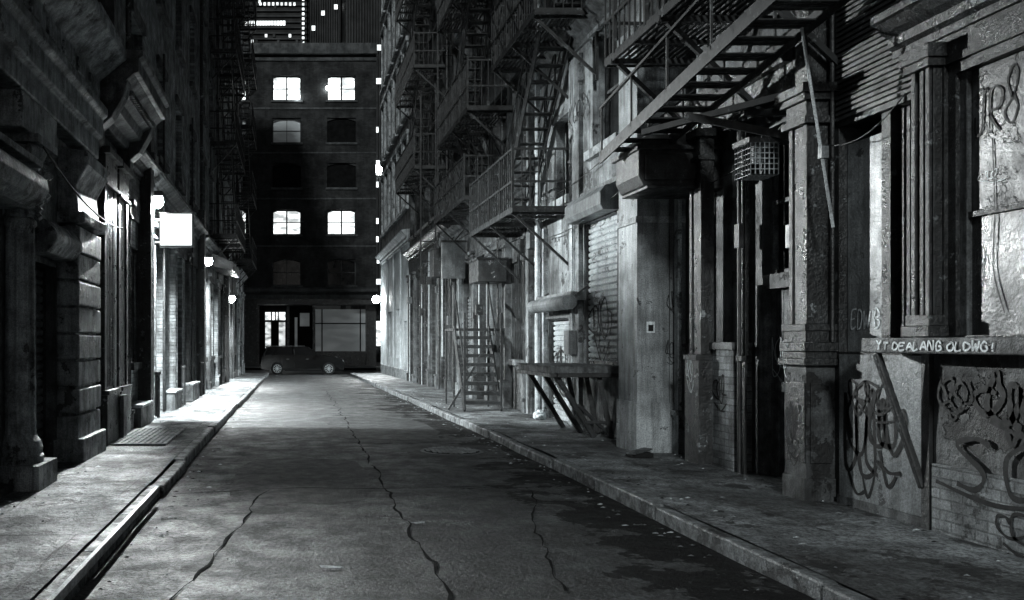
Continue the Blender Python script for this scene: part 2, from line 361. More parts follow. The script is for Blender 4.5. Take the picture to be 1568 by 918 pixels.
def patch(name,cx,cy,rx,ry,m,dz,seed,n=28,rings=6,sq=3.5):
    r=random.Random(seed);vs=[(cx,cy,roadz(cx,cy)+dz)]
    jit=[r.uniform(.93,1.07) for _ in range(n)]
    for q in range(1,rings+1):
        for k in range(n):
            a=k*2*math.pi/n;c,s=math.cos(a),math.sin(a)
            f=q/rings/((abs(c)**sq+abs(s)**sq)**(1/sq))*jit[k]
            x=cx+rx*f*c;y=cy+ry*f*s;vs.append((x,y,roadz(x,y)+dz))
    fs=[(0,1+k,1+(k+1)%n) for k in range(n)]
    for q in range(rings-1):
        for k in range(n): fs.append((1+q*n+k,1+(q+1)*n+k,1+(q+1)*n+(k+1)%n,1+q*n+(k+1)%n))
    me=bpy.data.meshes.new(name);me.from_pydata(vs,[],fs);me.materials.append(M[m]);o=bpy.data.objects.new(name,me);COL.objects.link(o)
patch('road_patch',.1,9.3,.75,1.5,'patch',.006,3)
patch('road_patch',1.5,14.6,.9,2.2,'patch',.006,5)
patch('road_patch',2.2,11.5,.7,.7,'patch',.005,7)
P=Part('tar_seams')
r=random.Random(17)
def seam(x0,y0,x1,y1,w):
    n=int(math.hypot(x1-x0,y1-y0)/.12)+2;pts=[]
    for i in range(n+1):
        t=i/n;x=x0+(x1-x0)*t;y=y0+(y1-y0)*t;k=.12*mn.noise(Vector((x*1.1,y*1.1,x0)))+.05*mn.noise(Vector((x*5,y*5,y0)))
        pts.append((x+k,y+k))
    for i in range(n):
        a,b=pts[i],pts[i+1];tx,ty=b[0]-a[0],b[1]-a[1];l=math.hypot(tx,ty);nx,ny=-ty/l,tx/l
        def P3(p,s,j): ww=w*(.6+.4*math.sin(j*.9+x0))*s; x,y=p[0]+nx*ww,p[1]+ny*ww; return Vector((x,y,roadz(x,y)+.009))
        P.add([P3(a,-.5,i),P3(b,-.5,i+1),P3(b,.5,i+1),P3(a,.5,i)],[(0,1,2,3)],'tar')
seam(.9,4,1.1,28,.03);seam(-1.1,8.4,2.9,8.8,.03);seam(-1.1,13.1,2.9,12.6,.035);seam(-.7,4.5,-.3,8.4,.025);seam(1.1,17,2.9,17.5,.04);seam(1.6,5,2.4,8.7,.02)
P.done()
for nm,xa,xb,jt in (('kerb',-1.42,-1.29,.012),('kerb',3.04,3.15,.014)):
    P=Part(nm,bevel=.02); y=-6
    while y<45.2:
        l=random.uniform(1.2,2.4); l=min(l,45.4-y); o=random.uniform(-jt,jt); zz=random.uniform(-.025,.004)
        if xa<0 and 8.0<y<9.5: zz-=.03;o+=.03
        g0,g1=gz(y),gz(y+l)
        vs=[Vector((x+o,yy,z)) for yy,g in ((y+.008,g0),(y+l-.008,g1)) for x,z in ((xa,-.2+g),(xb,-.2+g),(xb,.135+zz+g),(xa,.135+zz+g))]
        P.add(vs,[(3,2,1,0),(4,5,6,7),(0,1,5,4),(1,2,6,5),(2,3,7,6),(3,0,4,7)],'kerb'); y+=l
    P.done()
P=Part('steel_kerb_edge'); P.beam((-1.272,.125,-5),(-1.272,.125,7.9),.03,.06,'pipe'); P.done()
mx,my=2.15,11.5
zc=max(roadz(mx+a*.4,my+b*.4) for a in(-1,0,1) for b in (-1,0,1))+.006
P=Part('manhole_cover')
P.tube((mx,zc-.08,my),(mx,zc,my),.42,'shut_d',40)
P.tube((mx,zc-.05,my),(mx,zc+.005,my),.37,'black',40)
for i in range(-5,6):
    for k in range(-5,6):
        if i*i+k*k<27: P.box(mx+i*.065-.022,mx+i*.065+.022,zc,zc+.018,my+k*.065-.022,my+k*.065+.022,'shut_d')
P.done()
P=Part('sidewalk_vault_cover')
for x0,y0,x1,y1 in ((-2.45,11.3,-1.7,12.3),(-2.45,12.34,-1.7,13.3)):
    P.box(x0,x1,.1,.152,y0,y1,'ply')
    for i in range(9):
        for k in range(12): P.box(x0+.05+i*.078,x0+.09+i*.078,.15,.158,y0+.05+k*.078,y0+.07+k*.078,'pipe')
P.done()
P=Part('street_litter')
r=random.Random(4)
def scrap(x,y,s,m,zb):
    pts=[];n=7
    for k in range(n):
        a=k*2*math.pi/n; q=s*r.uniform(.5,1.2); pts.append(Vector((x+q*1.6*math.cos(a),y+q*.6*math.sin(a),zb+.012+r.uniform(0,.02)*min(1,s*12))))
    c=Vector((x,y,zb+.022)); P.add([c]+pts,[(0,1+k,1+(k+1)%n) for k in range(n)],m)
scrap(.27,5.57,.06,'paper',roadz(.27,5.57));scrap(1.02,6.9,.05,'stone',roadz(1,6.9))
for _ in range(1100):
    if r.random()<.65:
        side=r.random()
        if side<.45: x=4.66-abs(r.gauss(0,.22)) 
        elif side<.7: x=3.2+abs(r.gauss(0,.3))
        else: x=-2.62+abs(r.gauss(0,.25))
        y=r.uniform(4,26); zb=gz(y)+.128
    else: x=2.98-abs(r.gauss(0,.2)) if r.random()<.6 else -1.22+abs(r.gauss(0,.15)); y=r.uniform(4,26); zb=roadz(x,y)-.006
    scrap(x,y,r.uniform(.006,.024),r.choice(['stone','wood','stone','ink','wood','stone_d','paper']),zb)
P.done()
P=Part('flattened_box'); P.box(4.0,4.25,.14,.19,10.0,10.2,'ink');P.beam((3.98,.19,10.0),(4.27,.22,10.2),.12,.02,'wood');P.done()
def bag(name,x,y,s,zb):
    bm=bmesh.new();bmesh.ops.create_icosphere(bm,subdivisions=4,radius=1)
    for v in bm.verts:
        c=v.co; k=1+.22*mn.noise(c*2.2+Vector((x,y,0)))+.06*mn.noise(c*7); v.co=Vector((c.x*s*k,c.y*s*k,max(-.55*s,c.z*s*k*.8)+(.25*s if c.z>.93 else 0)))
        v.co+=Vector((x,y,zb+.55*s))
    me=bpy.data.meshes.new(name);bm.to_mesh(me);bm.free();me.materials.append(M['paper']);o=bpy.data.objects.new(name,me);COL.objects.link(o)
bag('trash_bag',4.42,15.2,.11,gz(15)+.13)

# ------------------------------------------------------------ RIGHT A : near cast iron building
A=top('cast_iron_building')
W=Part('wall',A,FR)
ops=[(2.2,4.0,1.55,3.5,.12),(4.3,6.12,1.55,3.5,.1),(6.36,7.3,1.42,3.35,.3)]
facade(W,1.2,7.98,-.4,16,ops,'iron2',0)
W.quad([(1.2,-.4,0),(1.2,16,0),(1.2,16,-6),(1.2,-.4,-6)],'brick_d')
for a,b,c,e,dp in ops[:2]:
    W.quad([(a,c,-dp),(b,c,-dp),(b,e,-dp),(a,e,-dp)],'ply_d')
    W.box(a,b,2.38,2.42,-dp,-dp+.03,'iron2');W.box(a,a+.07,c,e,-dp,-.03,'iron2');W.box(b-.07,b,c,e,-dp,-.03,'iron2');W.box(a+.07,b-.07,e-.08,e,-dp,-.03,'iron2')
    W.box(a+.07,a+.13,c,e-.08,-dp,-.06,'wood');W.box(b-.13,b-.07,c,e-.08,-dp,-.06,'wood')
    W.box(a+.14,b-.14,2.43,e-.09,-dp,-dp+.008,'ply_g')
a,b,c,e,dp=ops[2]
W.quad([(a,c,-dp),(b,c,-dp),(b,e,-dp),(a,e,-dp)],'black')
W.box(6.86,7.29,c,3.2,-.2,-.07,'ply'); W.box(6.74,6.84,c,e,-.28,-.05,'iron2')
for i in range(5): W.box(6.4+i*.065,6.435+i*.065,c,e,-.2,-.1,'iron2')
W.done()
Bz=Part('base_panels',A,FR)
Bz.box(2,6.18,-.2,1.41,0,.03,'stucco_d'); Bz.box(2,6.17,-.2,.62,.028,.05,'brick_p')
Bz.box(6.28,7.26,.1,1.40,.0,.022,'ply');Bz.box(6.19,6.27,.05,1.41,.0,.055,'iron')
Bz.box(6.28,7.26,.1,.2,.02,.04,'wood')
Bz.done()
Lg=Part('loading_ledge',A,FR,bevel=.012)
Lg.box(1.6,6.6,1.42,1.535,-.05,.28,'stone_d') 
Lg.beam((6.45,1.42,.26),(6.27,.42,.04),.05,.05,'iron');Lg.beam((4.2,1.42,.26),(4.2,.42,.04),.05,.05,'iron')
Lg.done()
C=Part('iron_columns',A,FR,bevel=.008)
C.box(7.35,7.65,-.2,1.3,-.02,.25,'stucco_d');C.box(7.33,7.67,.1,.32,-.02,.275,'stucco_d');C.box(7.36,7.64,.45,1.15,.25,.262,'iron2');C.box(7.335,7.35,.45,1.15,.03,.22,'stucco_d')
for i,(z0,z1,g) in enumerate(((1.3,1.36,.05),(1.36,1.42,.02),(1.42,1.5,.04),(1.5,1.6,.015),(1.6,1.66,.03))): C.box(7.35-g,7.65+g,z0,z1,-.02,.25+g,'iron2')
C.box(7.38,7.62,1.66,3.4,-.02,.22,'iron2');C.box(7.365,7.42,1.66,3.4,.02,.235,'iron2');C.box(7.58,7.635,1.66,3.4,.02,.235,'iron2');C.box(7.368,7.38,1.7,3.35,.02,.06,'iron2');C.box(7.368,7.38,1.7,3.35,.16,.2,'iron2')
for z0,z1,g in ((3.4,3.46,.03),(3.46,3.6,.0),(3.6,3.66,.04),(3.66,3.74,.07)): C.box(7.35-g,7.65+g,z0,z1,-.02,.25+g,'iron2')
C.box(7.4,7.6,3.74,9,-.02,.2,'iron2')
for u0 in (6.14,4.04):
    for z0,z1,g in ((1.54,1.62,.04),(1.62,1.7,.02),(3.5,3.56,.03),(3.56,3.66,.05)): C.box(u0-g,u0+.2+g,z0,z1,-.02,.09+g,'iron2')
    C.box(u0,u0+.2,1.7,3.5,-.02,.06,'iron2');C.box(u0+.01,u0+.05,1.7,3.5,.06,.085,'iron2');C.box(u0+.15,u0+.19,1.7,3.5,.06,.085,'iron2');C.box(u0+.08,u0+.12,1.7,3.5,.06,.075,'iron2')
C.tube((7.31,1.5,.05),(7.31,5,.05),.018,'iron2',8)
C.cable((7.3,3.2,.1),(6.4,3.38,.08),.12,.007,'iron')
C.done()
U=Part('transom_and_frieze',A,FR)
for i in range(60): U.box(6.4,7.3,3.4+i*.045,3.425+i*.045,.0,.03,'iron')
cornice(U,1.3,6.6,3.7,'iron2',.7,.6)
for k in range(9): U.box(1.6+k*.52,1.95+k*.52,4.15,4.6,0,.05,'iron2')
U.done()
G=Part('graffiti',A,FR)
tag(G,7.18,.35,.5,.8,.024,'ink',3,.034,4);tag(G,6.85,.5,.45,.65,.026,'ink',8,.036,3);tag(G,7.1,.9,.6,.35,.027,'ink',31,.02,4)
text(G,'SO',5.95,.5,.4,.28,.054,'ink',.034,adv=1.5);tag(G,5.75,.9,.6,.42,.036,'ink',5,.04,4)
stroke(G,[(6.12,.5),(5.6,.42),(5.1,.5)],.028,.056,'ink');tag(G,6.12,1.0,.35,.3,.038,'ink',22,.02,3);tag(G,5.6,.15,.5,.3,.056,'ink',19,.02,3)
tag(G,7.62,.5,.22,.5,.266,'ink',41,.014,3)
text(G,'YT DEALANG OLDWG!',6.42,1.445,.06,.055,.285,'inkw',.012)
text(G,'EDWIB',7.24,1.62,.15,.065,-.065,'inkw',.013);text(G,'JR8',5.95,2.95,.34,.1,-.088,'ink',.014);tag(G,5.92,2.6,.22,.1,-.087,'inkw',7,.006,3)
stroke(G,[(5.8,2.9),(5.78,2.4),(5.79,2.0),(5.7,1.7)],.01,-.087,'ink')
G.done()

# ------------------------------------------------------------ RIGHT B
B=top('shopfront_building')
W=Part('wall',B,FR)
ops=[(8.12,8.86,.05,2.05,.12),(8.12,8.86,2.2,3.7,.15),(8.98,9.46,1.5,3.9,.3),(9.85,10.4,.3,3.0,.2)]
ops+=[(8.3,9.1,5.6,7.4,.2),(9.5,10.3,5.6,7.4,.2)]
facade(W,7.98,10.58,-.4,16,ops,'stucco_d',-.2)
for i,(a,b,c,e,dp) in enumerate(ops):
    q=-.2-dp
    if i==0:
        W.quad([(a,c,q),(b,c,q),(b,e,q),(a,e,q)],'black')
        for k in range(6): W.box(a+.03+k*.115,a+.135+k*.115,c+.05,e,q+.01,q+.04,'wood')
        W.box(a,b,1.0,1.08,q+.03,q+.06,'wood');W.box(a-.05,a+.02,c,e+.05,q,-.16,'wood');W.box(b-.02,b+.05,c,e+.05,q,-.16,'wood')
    elif i==3: shutter(W,a,b,c,e,q,'shut_d')
    else: window(W,a,b,c,e,q)
W.done()
D=Part('columns',B,FR,bevel=.006)
D.box(9.05,9.5,-.2,1.42,-.22,0,'brick');D.box(9.02,9.53,1.42,1.5,-.22,.03,'stone_d')
pil(D,9.52,9.8,.0,3.9,.12,'iron2',1.3,.35)
pil(D,8.87,8.97,.0,3.9,-.05,'iron2',1.3,.35)
pil(D,10.42,10.52,.0,3.9,-.06,'stone',.6,.35)
D.box(7.99,10.55,3.92,4.15,-.2,.0,'iron2')
D.prof([(-.2,4.15),(.08,4.15),(.14,4.25),(.14,4.32),(-.2,4.36)],7.99,10.55,'iron2')
D.tube((10.05,.1,-.12),(10.05,5.5,-.12),.035,'pipe');D.tube((9.9,.1,-.12),(9.9,3.5,-.12),.02,'iron2')
D.tube((8.93,.1,-.0),(8.93,4.0,-.0),.022,'iron');D.tube((8.06,1.5,-.1),(8.06,3.9,-.1),.03,'pipe')
D.box(8.9,9.0,2.5,2.75,-.1,.02,'iron2');D.box(8.02,8.1,2.4,2.62,-.1,.0,'shut_d')
D.cable((10.4,3.4,.02),(8.1,3.6,.0),.2,.008,'iron')
D.done()
G=Part('graffiti',B,FR); tag(G,10.35,1.2,.45,.5,-.355,'inkw',6,.012,4);tag(G,8.8,1.1,.45,.5,-.27,'inkw',3,.01,3);tag(G,9.78,1.0,.2,.4,.165,'inkw',13,.008,3);tag(G,9.46,.8,.35,.4,.004,'ink',27,.02,3);G.done()
K=top('caged_lamp');P=Part('cage',K,FR)
cu,cz,cd=8.05,3.22,.3
for i in range(7):
    t=-.14+i*.0467
    P.tube((cu+t,cz-.15,cd-.13),(cu+t,cz-.15,cd+.13),.005,'shut_d',5);P.tube((cu-.14,cz-.15,cd+t*.93),(cu+.14,cz-.15,cd+t*.93),.005,'shut_d',5)
    P.tube((cu-.14,cz-.15+i*.05,cd+.13),(cu+.14,cz-.15+i*.05,cd+.13),.005,'shut_d',5);P.tube((cu+t,cz-.15,cd+.13),(cu+t,cz+.15,cd+.13),.005,'shut_d',5)
    P.tube((cu-.14,cz-.15+i*.05,cd-.13),(cu-.14,cz-.15+i*.05,cd+.13),.005,'pipe',5);P.tube((cu-.14,cz-.15,cd+t*.93),(cu-.14,cz+.15,cd+t*.93),.005,'pipe',5)
P.box(cu-.15,cu+.15,cz+.15,cz+.2,cd-.15,cd+.15,'iron2');P.beam((cu,cz+.18,cd),(cu,cz+.18,-.18),.04,.04,'iron2');P.tube((cu,cz+.15,cd),(cu,cz-.02,cd),.05,'ply',12);P.done()
K=top('canopy_box');P=Part('canopy',K,FR,bevel=.01)
P.prof([(-.2,3.3),(.68,3.3),(.74,3.42),(.74,3.72),(.66,3.88),(-.2,3.92)],9.72,10.4,'iron')
P.prof([(-.21,3.26),(.66,3.26),(.66,3.3),(-.21,3.3)],9.68,10.42,'iron')
P.box(9.66,10.46,3.7,3.76,-.2,.78,'iron');P.box(9.69,9.72,3.36,3.66,.0,.68,'iron')
P.beam((9.8,3.9,.7),(9.8,4.6,-.15),.02,.02,'iron');P.done()

# ------------------------------------------------------------ RIGHT C stucco building
Cc=top('stucco_building')
W=Part('wall',Cc,FR)
ops=[(12.3,13.7,1.15,3.4,.1,'s'),(14.4,15.6,.0,1.9,.12,'s'),(14.35,15.15,4.0,5.4,.22,'w'),(12.2,13.3,4.5,6.3,.25,'w'),(15.8,16.5,.1,3.2,.3,'w'),
 (12.2,13.3,7.4,9.2,.25,'w'),(14.1,15.2,7.4,9.2,.25,'w'),(12.2,13.3,10.6,12.4,.25,'w'),(14.1,15.2,10.6,12.4,.25,'w')]
facade(W,10.58,16.7,-.5,18,ops,'stucco',0)
for a,b,c,e,dp,k in ops:
    if k=='s': shutter(W,a,b,c,e,-dp,'shut')
    else: window(W,a,b,c,e,-dp)
    if c>3.5: W.box(a-.12,b+.12,c-.14,c,-.05,.1,'stone');W.box(a-.1,b+.1,e,e+.22,-.02,.05,'stone')
W.done()
D=Part('piers_and_trim',Cc,FR,bevel=.015)
D.box(10.6,11.2,-.2,5.2,-.25,.4,'stucco_p');D.box(10.57,11.23,-.2,.75,-.25,.42,'stucco_p')
D.box(10.56,11.24,5.2,5.45,-.25,.46,'stone');D.box(10.585,11.215,3.0,3.08,-.25,.42,'stone')
D.box(10.62,11.18,5.45,12,-.25,.3,'stucco')
D.box(13.75,14.25,-.2,6.2,-.02,.07,'stucco');D.box(15.62,15.78,-.2,3.6,-.02,.09,'stone');D.box(16.52,16.68,-.3,6.5,-.02,.12,'stucco')
D.box(14.2,15.7,1.92,2.0,-.02,.06,'stone_d')
D.box(11.24,16.68,3.83,3.9,-.02,.05,'stone_d')
cornice(D,11.24,16.7,6.3,'stone_d',.8,.8)
D.prof([(0,3.42),(.24,3.42),(.28,3.5),(.28,3.68),(.2,3.78),(0,3.8)],12.2,13.8,'shut_d')
D.tube((15.75,-.1,.16),(15.75,8,.16),.05,'pipe',10)
for z in (1,3,5,7): D.tube((15.75,z,.16),(15.75,z+.07,.16),.065,'pipe',10)
D.tube((13.95,.1,.11),(13.95,3.6,.11),.02,'pipe');D.tube((11.9,.1,.04),(11.9,4.4,.04),.03,'iron2')
D.cable((16.6,3.5,.14),(11.3,3.75,.12),.25,.01,'iron');D.cable((16.6,4.2,.1),(12,4.3,.1),.15,.008,'iron')
D.box(13.85,14.1,1.3,1.7,.07,.2,'shut_d');D.box(16.2,16.45,3.3,3.6,0,.18,'shut_d')
D.done()
P=Part('roller_awning',Cc,FR); P.tube((13.55,2.15,.28),(15.6,2.15,.28),.12,'shut_d',16)
P.beam((13.55,2.25,.2),(13.55,2.4,0),.03,.03,'iron');P.beam((15.6,2.25,.2),(15.6,2.4,0),.03,.03,'iron');P.box(13.6,15.55,2.18,2.32,.0,.25,'shut_d');P.done()
G=Part('graffiti',Cc,FR);tag(G,15.5,.6,1.0,.9,-.08,'ink',9,.035,5);tag(G,13.6,1.35,1.1,.9,-.062,'ink',12,.035,4)
tag(G,15.5,6.9,2.6,.5,.006,'ink',5,.03,7);tag(G,14.2,1.8,.4,.5,.074,'ink',15,.014,3)
text(G,'KORS',14.2,5.1,.35,.16,.074,'ink',.02);tag(G,14.2,.4,.4,.6,.074,'ink',33,.02,3)
G.done()
G=Part('notice',Cc); G.box(4.42,4.52,1.62,1.76,10.594,10.6,'inkw');G.box(4.44,4.5,1.64,1.72,10.588,10.5935,'ink')
G.done()
G=Part('pier_tags',Cc,lambda u,z,d:Vector((u,10.595-d,z)))
tag(G,4.66,1.25,.2,.3,.001,'ink',4,.009,3,1);tag(G,4.68,1.85,.18,.35,.001,'ink',7,.009,3,1)
G.done()
K=top('loading_dock');P=Part('deck_and_struts',K,FR,bevel=.006)
P.box(12.1,13.9,1.06,1.15,.0,1.02,'wood');P.box(12.08,13.92,1.0,1.06,.94,1.03,'iron');P.box(12.08,12.14,1.0,1.06,0,.93,'iron')
for i in range(9): P.box(12.11+i*.2,12.295+i*.2,1.15,1.165,0,1.04,'wood')
for u in (12.2,12.75,13.6): P.beam((u,1.04,.93),(u+.05,.13,.35),.07,.07,'iron');P.beam((u,1.0,.3),(u,.1,.12),.07,.06,'iron')
P.beam((12.2,.6,.6),(12.25,.14,.1),.05,.05,'iron');P.beam((12.2,.35,.5),(12.2,.35,.1),.04,.04,'iron')
P.done()

# ------------------------------------------------------------ generic facades
def loft(name,u0,u1,h,lz,bay,wm,pm,seed,topw=True,floor=3.1,wh=1.8,side='R',gm=None,wfr='wood',kinds='dswp',clutter=True,alt='stucco',gap=.2):
    r=random.Random(seed);E=top(name);F=FR if side=='R' else FL
    W=Part('wall',E,F);D=Part('pilasters_and_trim',E,F,bevel=.01)
    n=max(1,round((u1-u0)/bay));bw=(u1-u0)/n;ops=[]
    g=gz((u0+u1)/2)
    for i in range(n):
        a=u0+i*bw+gap;b=u0+(i+1)*bw-gap
        k=r.choice(kinds);zb={'d':g+.1,'s':g+.1,'w':g+1.2,'p':g+.1}[k]
        ops.append((a,b,zb,lz-(.75 if k!='w' else 1.2),r.uniform(.12,.35),k))
        z=lz+.9
        while topw and z+wh<h-.6:
            ops.append((a+.05,b-.05,z,z+wh,.22,'W'));z+=floor
    facade(W,u0,u1,-.8,h,ops,wm,0)
    for a,b,c,e,dp,k in ops:
        q=-dp
        if k=='s': shutter(W,a,b,c,c+(e-c)*.75,q,gm or r.choice(['shut_d','shut']));W.quad([(a,c+(e-c)*.75,q),(b,c+(e-c)*.75,q),(b,e,q),(a,e,q)],'ply_d')
        elif k=='d':
            W.quad([(a,c,q),(b,c,q),(b,e,q),(a,e,q)],'ply_d');W.box(a,b,c+2.1,c+2.18,q,q+.06,'wood');m=(a+b)/2
            W.box(m-.03,m+.03,c,c+2.1,q,q+.06,'wood')
            for x in (a+.08,m+.07):
                for zz in (.15,1.15): W.box(x,x+(b-a)/2-.16,c+zz,c+zz+.8,q+.005,q+.03,r.choice(['wood','ply_d','iron2']))
        elif k=='p':
            W.box(a,b,c,e,q-.02,q,'ply_d')
            for x in range(int((b-a)/.12)): W.box(a+x*.12,a+x*.12+.1,c,c+2.2,q,q+.02,'wood')
        elif k=='w':
            window(W,a,b,c,e,q,'glass','iron2',3,3);W.box(a-.1,b+.1,c-.12,c,-.03,.08,pm)
            for t in range(1,int((b-a)/.13)): W.box(a+t*.13-.008,a+t*.13+.008,c,e,-.05,-.034,'iron')
        else:
            window(W,a,b,c,e,q,'glass',wfr,2,2);D.box(a-.1,b+.1,c-.13,c,-.04,.09,pm);D.box(a-.08,b+.08,e,e+.18,-.03,.06,pm)
    for i in range(n+1):
        c=u0+i*bw;w=.15
        x0=max(u0+.01,c-w);x1=min(u1-.01,c+w);pil(D,x0,x1,g-.2,lz-.55,r.uniform(.08,.14),pm if r.random()<.6 else alt,r.uniform(.5,1),.3)
    D.box(u0+.01,u1-.01,lz-.75,lz-.02,-.03,.05,pm);cornice(D,u0+.005,u1-.005,lz,pm,.75,.9)
    if clutter:
      for _ in range(int((u1-u0)*.8)):
        u=r.uniform(u0+.1,u1-.1);z=r.uniform(lz*.3,lz);D.tube((u,g+r.choice([.1,1.2,2.0]),.13),(u,z+1,.13),r.uniform(.012,.035),r.choice(['pipe','iron2','iron']),6)
        D.box(u-.08,u+.09,z-.12,z+.14,.05,.22,r.choice(['iron','iron2','shut_d']))
      D.cable((u0+.3,lz-.4,.14),(u1-.3,lz-.6,.14),.2,.012,'iron')
    else:
      for t in (.35,.8): D.tube((u0+(u1-u0)*t,g,.1),(u0+(u1-u0)*t,lz+3,.1),.03,'iron2',8)
    if topw:
        D.tube((u0+.12,lz+.6,.09),(u0+.12,h,.09),.05,'iron2')
    W.done();D.done();return E
loft('loft_building',16.7,25.3,20,4.4,1.7,'stucco_d','stone_d',5)
loft('warehouse_building',25.3,34.2,21,4.75,1.8,'brick_d','iron2',8,alt='stone_d')
E=top('corner_building');W=Part('wall',E,FR);D=Part('trim',E,FR,bevel=.01)
ops=[]
for z in (7.2,11.0,14.8,18.6):
    for i in range(6): ops.append((34.7+i*1.75,35.8+i*1.75,z,z+2.6,.2))
gops=[(35,36,.0,2.4,.15),(37.2,38.8,.8,3,.15),(40.6,42.2,.8,3,.15)]
facade(W,34.2,45,5.7,23,ops,'stucco_d',0);facade(W,34.2,45,-.8,5.7,gops,'white',.0)
W.quad([(45,-.8,0),(45,23,0),(45,23,-12),(45,-.8,-12)],'stucco_d')
for a,b,c,e,dp in ops:
    window(W,a,b,c,e,-dp);D.box(a-.14,a,c-.1,e+.2,-.02,.07,'stone');D.box(b,b+.14,c-.1,e+.2,-.02,.07,'stone');D.box(a-.2,b+.2,e+.2,e+.4,-.02,.12,'stone');D.box(a-.2,b+.2,c-.25,c-.1,-.02,.14,'stone')
for a,b,c,e,dp in gops: W.quad([(a,c,-dp),(b,c,-dp),(b,e,-dp),(a,e,-dp)],'shut_d')
for z in (5.6,):cornice(D,34.21,45.1,z,'white',1,1)
D.box(34.2,45.02,-.6,.35,0,.05,'stone')
for i in range(5): D.box(34.3+i*2.6,34.55+i*2.6,.35,5.6,0,.06,'white')
W.done();D.done()
P=Part('rear_wall',Cc);P.box(5.5,14,-.5,17.9,10.7,16.6,'stucco_d');P.done()

# ------------------------------------------------------------ RIGHT fire escapes
K=top('fire_escape');P=Part('ironwork',K,FR)
balcony(P,7.2,10.1,.98,4.85,1.0,False)
stair(P,10.35,3.75,5.6,4.35,.38,.95,rail=0,sw=.14)
P.beam((10.35,4.35,.38),(5.6,4.95,.38),.03,.03,'rail');P.beam((10.35,4.35,.95),(5.6,4.95,.95),.03,.03,'rail')
for t in range(6):
    u=10.3-t*.9;z=3.78+t*.114
    for d in(.38,.95):P.beam((u,z,d),(u,z+.6,d),.02,.02,'rail')
for u in (7.3,8.6,9.9):
    P.beam((u,4.78,1.0),(u,4.78,-.2),.05,.06,'rail');P.beam((u,4.75,.9),(u,3.75,-.15),.05,.05,'rail')
P.beam((8.3,3.75,.3),(8.3,3.75,-.2),.06,.06,'rail');P.beam((8.3,3.72,.85),(7.75,3.35,.0),.05,.07,'rail');P.beam((9.2,3.78,.9),(7.7,3.78,.1),.06,.06,'rail')
stair(P,9.8,4.9,7.0,7.6,.15,.6)
P.tube((7.0,4.1,.5),(7.0,2.45,.24),.012,'pipe',8);P.box(6.975,7.025,3.02,3.12,.29,.35,'ply')
P.done()
K=top('fire_escape');P=Part('ironwork',K,FR)
balcony(P,13.0,15.8,1.0,6.6,1.0,True,xb=True);balcony(P,14.3,17.7,1.0,3.77,1.0,True,xb=False);balcony(P,12.4,15.8,1.0,9.6,1.0,True)
stair(P,16.6,3.8,13.9,6.6,.15,.65);stair(P,13.2,6.6,15.6,9.6,.15,.65)
P.done()
K=top('fire_escape');P=Part('ironwork',K,FR)
balcony(P,18,21.7,1.0,6.5,1.0);balcony(P,18,21.7,1.0,9.5,1.0);balcony(P,18,21.7,1.0,12.5,1.0);balcony(P,18.6,22.5,.95,4.7,.9,xb=True)
stair(P,21.4,6.5,19,9.5,.2,.7);stair(P,18.6,9.5,21,12.5,.2,.7);stair(P,18.4,4.7,20.8,6.5,.2,.7)
ladder(P,22.3,4.7,12,.5,.9)
P.done()
K=top('fire_escape');P=Part('ironwork',K,FR)
for z in (6.9,10,13.1,16.2): balcony(P,26,30.5,1.0,z,1.0)
for z in (6.9,10,13.1): stair(P,30,z,27,z+3.1,.2,.7)
ladder(P,25.6,3.2,9,.4,.85)
P.done()
K=top('iron_steps');P=Part('steps',K,FW)
y0=17.2;g=gz(17)+.13
for i in range(8):
    P.box(3.5,4.2,g+.17+i*.19,g+.2+i*.19,y0+i*.13,y0+.22+i*.13,'rail');P.box(3.5,4.2,g+.13+i*.19,g+.17+i*.19,y0+i*.13,y0+.02+i*.13,'rail')
for x in (3.48,4.22):
    P.beam((x,g,y0),(x,g+1.7,y0+1.15),.03,.2,'rail');P.beam((x,g+.9,y0),(x,g+2.6,y0+1.15),.035,.035,'rail');P.box(x-.02,x+.02,g,g+2.0,y0-.02,y0+.02,'rail');P.box(x-.02,x+.02,g,g+2.7,y0+1.13,y0+1.17,'rail')
P.box(3.45,4.7,g+1.65,g+1.7,y0+1.1,y0+2.1,'rail')
P.box(3.46,3.5,g,g+1.65,y0+2.06,y0+2.1,'rail')
P.beam((3.2,g,y0+.3),(3.75,g+.9,y0+.3),.04,.04,'rail');P.done()
for (u,z,w,h,m,nm) in ((24.2,3.75,.55,.8,'iron','sign_box'),(22.6,3.7,.1,1.0,'shut_d','wall_sign'),(18.6,3.05,.9,.5,'iron','vent_hood')):
    K=top(nm);P=Part('body',K,FR,bevel=.02);P.box(u-w/2,u+w/2,z-h/2,z+h/2,.12,.75,m);P.box(u-w/2-.02,u+w/2+.02,z+h/2-.04,z+h/2+.02,.08,.78,'iron2');P.beam((u,z+h/2,.4),(u,z+h/2+.5,0),.03,.03,'iron');P.beam((u,z,.13),(u,z,0),.05,.05,'iron');P.done()

